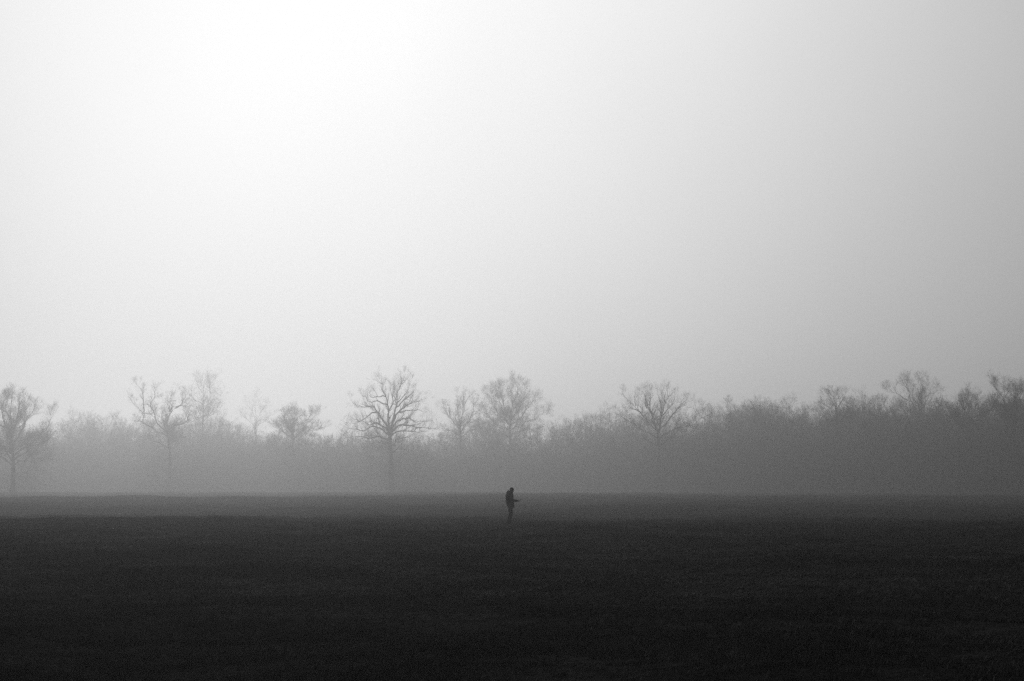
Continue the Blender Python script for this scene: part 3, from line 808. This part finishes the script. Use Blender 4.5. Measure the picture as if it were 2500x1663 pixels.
jk = [hloft([(.785, -.085, .200, .165, 0), (.80, -.105, .222, .185, 0), (.86, -.122, .228, .195, 0), (.93, -.145, .218, .20, 0), (.99, -.163, .210, .20, 0), (1.07, -.182, .204, .205, 0), (1.15, -.196, .200, .21, 0),
             (1.23, -.205, .188, .215, 0), (1.33, -.207, .176, .222, 0), (1.40, -.195, .165, .215, 0), (1.46, -.176, .155, .18, 0), (1.51, -.145, .145, .125, 0), (1.555, -.095, .128, .085, 0), (1.575, -.06, .115, .07, 0)]),
      limb([(-.03, -.165, 1.43), (-.04, -.205, 1.38), (-.01, -.235, 1.25), (.025, -.235, 1.14)], [.07, .083, .072, .066]),
      limb([(.025, -.235, 1.14), (.12, -.195, 1.13), (.23, -.15, 1.128), (.325, -.118, 1.127)], [.068, .068, .066, .06]),
      limb([(.31, -.122, 1.126), (.345, -.11, 1.126)], [.05, .046]),
      limb([(-.03, .165, 1.43), (-.04, .205, 1.38), (-.08, .245, 1.25), (-.09, .245, 1.13)], [.07, .083, .072, .066]),
      limb([(-.09, .245, 1.13), (.0, .23, 1.04), (.09, .208, .965)], [.066, .056, .046]),
      limb([(.214, 0, 1.48), (.03, 0, 1.535)], [.01, .01]) if False else ell((.045, 0, 1.535), .105, .085, .045, .35),
      ell((.10, -.13, .93), .09, .075, .075), ell((.10, .135, .93), .10, .08, .085)]     # pocket bulges
jacket = fuse('jacket', jk, .008, M_cloth, man, 4, .016)
hz = [limb([(.04, -.11, 1.53), (-.03, -.095, 1.56), (-.075, -.04, 1.556), (-.08, .04, 1.556), (-.03, .095, 1.56), (.04, .11, 1.53)], [.03, .042, .052, .052, .042, .03], 12),
      ell((-.09, 0, 1.48), .08, .12, .07, -.3)]
fuse('hood', hz, .007, M_hood, jacket, 3, .014)
zz = [((.158 + .048 * (1.5 - z) - .5 * max(0, z - 1.45) + .004, 0, z)) for z in np.linspace(.82, 1.5, 12)]
trn = []
for s_, P_ in LEG.items():
    y0 = .088
    trn.append(limb([(P_[0][0] + .005, s_ * .085, .86), (P_[0][0] + .015, s_ * .092, .70), (P_[1][0], s_ * .098, .5), (P_[1][0] * .45 + P_[2][0] * .55, s_ * .103, .28), (P_[2][0] - .012, s_ * .107, .12), (P_[2][0] - .01, s_ * .108, .065)],
                    [.115, .098, .080, .078, .079, .08]))
trn.append(ell((.02, 0, .84), .125, .16, .10))
fuse('trousers', trn, .008, M_cloth2, man, 3, .014)
for s_, P_ in LEG.items():
    ax = P_[2][0]; yy = s_ * .112
    rows = []
    for f, hw, h in ((0, .026, .05), (.06, .036, .085), (.22, .039, .10), (.4, .038, .085), (.58, .044, .062), (.8, .047, .052), (.94, .036, .042), (1.0, .018, .028)):
        rows.append(((ax - .075 + .29 * f, yy, h / 2 - .012 + .004), (0, hw, 0), (0, 0, h / 2 + .008)))
    sh = fuse('shoe', [loft(rows, 18)], .006, M_shoe, man, 2)
    V, Fc = loft([((ax - .078, yy, -.006), (0, .03, 0), (0, 0, .011)), ((ax - .02, yy, -.006), (0, .041, 0), (0, 0, .012)), ((ax + .09, yy, -.006), (0, .046, 0), (0, 0, .012)), ((ax + .18, yy, -.006), (0, .047, 0), (0, 0, .012)), ((ax + .217, yy, -.003), (0, .022, 0), (0, 0, .009))], 16)
    mesh_obj('sole', V, Fc, M_shoe, sh)
# cap: crown and peak
V, Fc = [], []
cap = fuse('cap', [ell(hd(-.006, 0, .05), .098, .082, .070, TILT), ell(hd(-.012, 0, .028), .098, .081, .035, TILT)], .006, M_cap, man, 2, .004)
rows = []
for f in np.linspace(0, 1, 6):
    hw = .068 * math.sqrt(max(.05, 1 - (f * .93) ** 2.2)); c_ = hd(.075 + .058 * f, 0, .030 - .016 * f)
    rows.append((c_, (0, hw, 0), (.0015, 0, .0035)))
V, Fc = loft(rows, 18); mesh_obj('peak', V, Fc, M_cap, cap)
fuse('hair', [ell(hd(-.035, 0, -.012), .068, .078, .062, TILT)], .006, M_hair, man, 2, .006)
# the device, held out in the right hand
dev = empty('phone', (PXX + px_ + .105, PD + py_ + .042, man.location.z + pz_ + .002))
dev.rotation_euler = (0, math.radians(-34), 0)
import bmesh
def rbox(sx, sy, sz, bev, name, m, parent, loc=(0, 0, 0)):
    bm = bmesh.new(); bmesh.ops.create_cube(bm, size=1.0)
    for v in bm.verts: v.co = Vector((v.co.x * sx, v.co.y * sy, v.co.z * sz))
    bmesh.ops.bevel(bm, geom=list(bm.edges), offset=bev, segments=3, affect='EDGES', profile=.5)
    me = bpy.data.meshes.new(name); bm.to_mesh(me); bm.free(); me.materials.append(m); me.shade_smooth()
    o = bpy.data.objects.new(name, me); C.objects.link(o); o.parent = parent; o.location = loc
    return o
rbox(.156, .075, .017, .005, 'case', M_case, dev)
rbox(.138, .062, .002, .0008, 'screen', M_glass, dev, (0, 0, .0091))
tag(dev, 'small dark phone held out in the hand of the man', 'phone')

# ------------------------------------------------------------------ haze
V = [(x, y, z) for x in (-1320, 1320) for y in (-320, 1420) for z in (-4.0, 46.0)]
Fc = [(0, 1, 3, 2), (4, 6, 7, 5), (0, 4, 5, 1), (2, 3, 7, 6), (0, 2, 6, 4), (1, 5, 7, 3)]
hm = bpy.data.materials.new('haze'); hm.use_nodes = True
t = hm.node_tree; t.nodes.clear()
o_ = t.nodes.new('ShaderNodeOutputMaterial'); pv = t.nodes.new('ShaderNodeVolumePrincipled')
pv.inputs['Color'].default_value = (.97, .97, .97, 1); pv.inputs['Density'].default_value = HAZE_DENSITY
pv.inputs['Anisotropy'].default_value = HAZE_G
t.links.new(pv.outputs[0], o_.inputs['Volume'])
haze = mesh_obj('haze', V, Fc, hm, smooth=False)
tag(haze, 'pale morning mist over the field and wood', 'haze', kind='stuff')
print('tris', sum(len(m.polygons) for m in bpy.data.meshes))
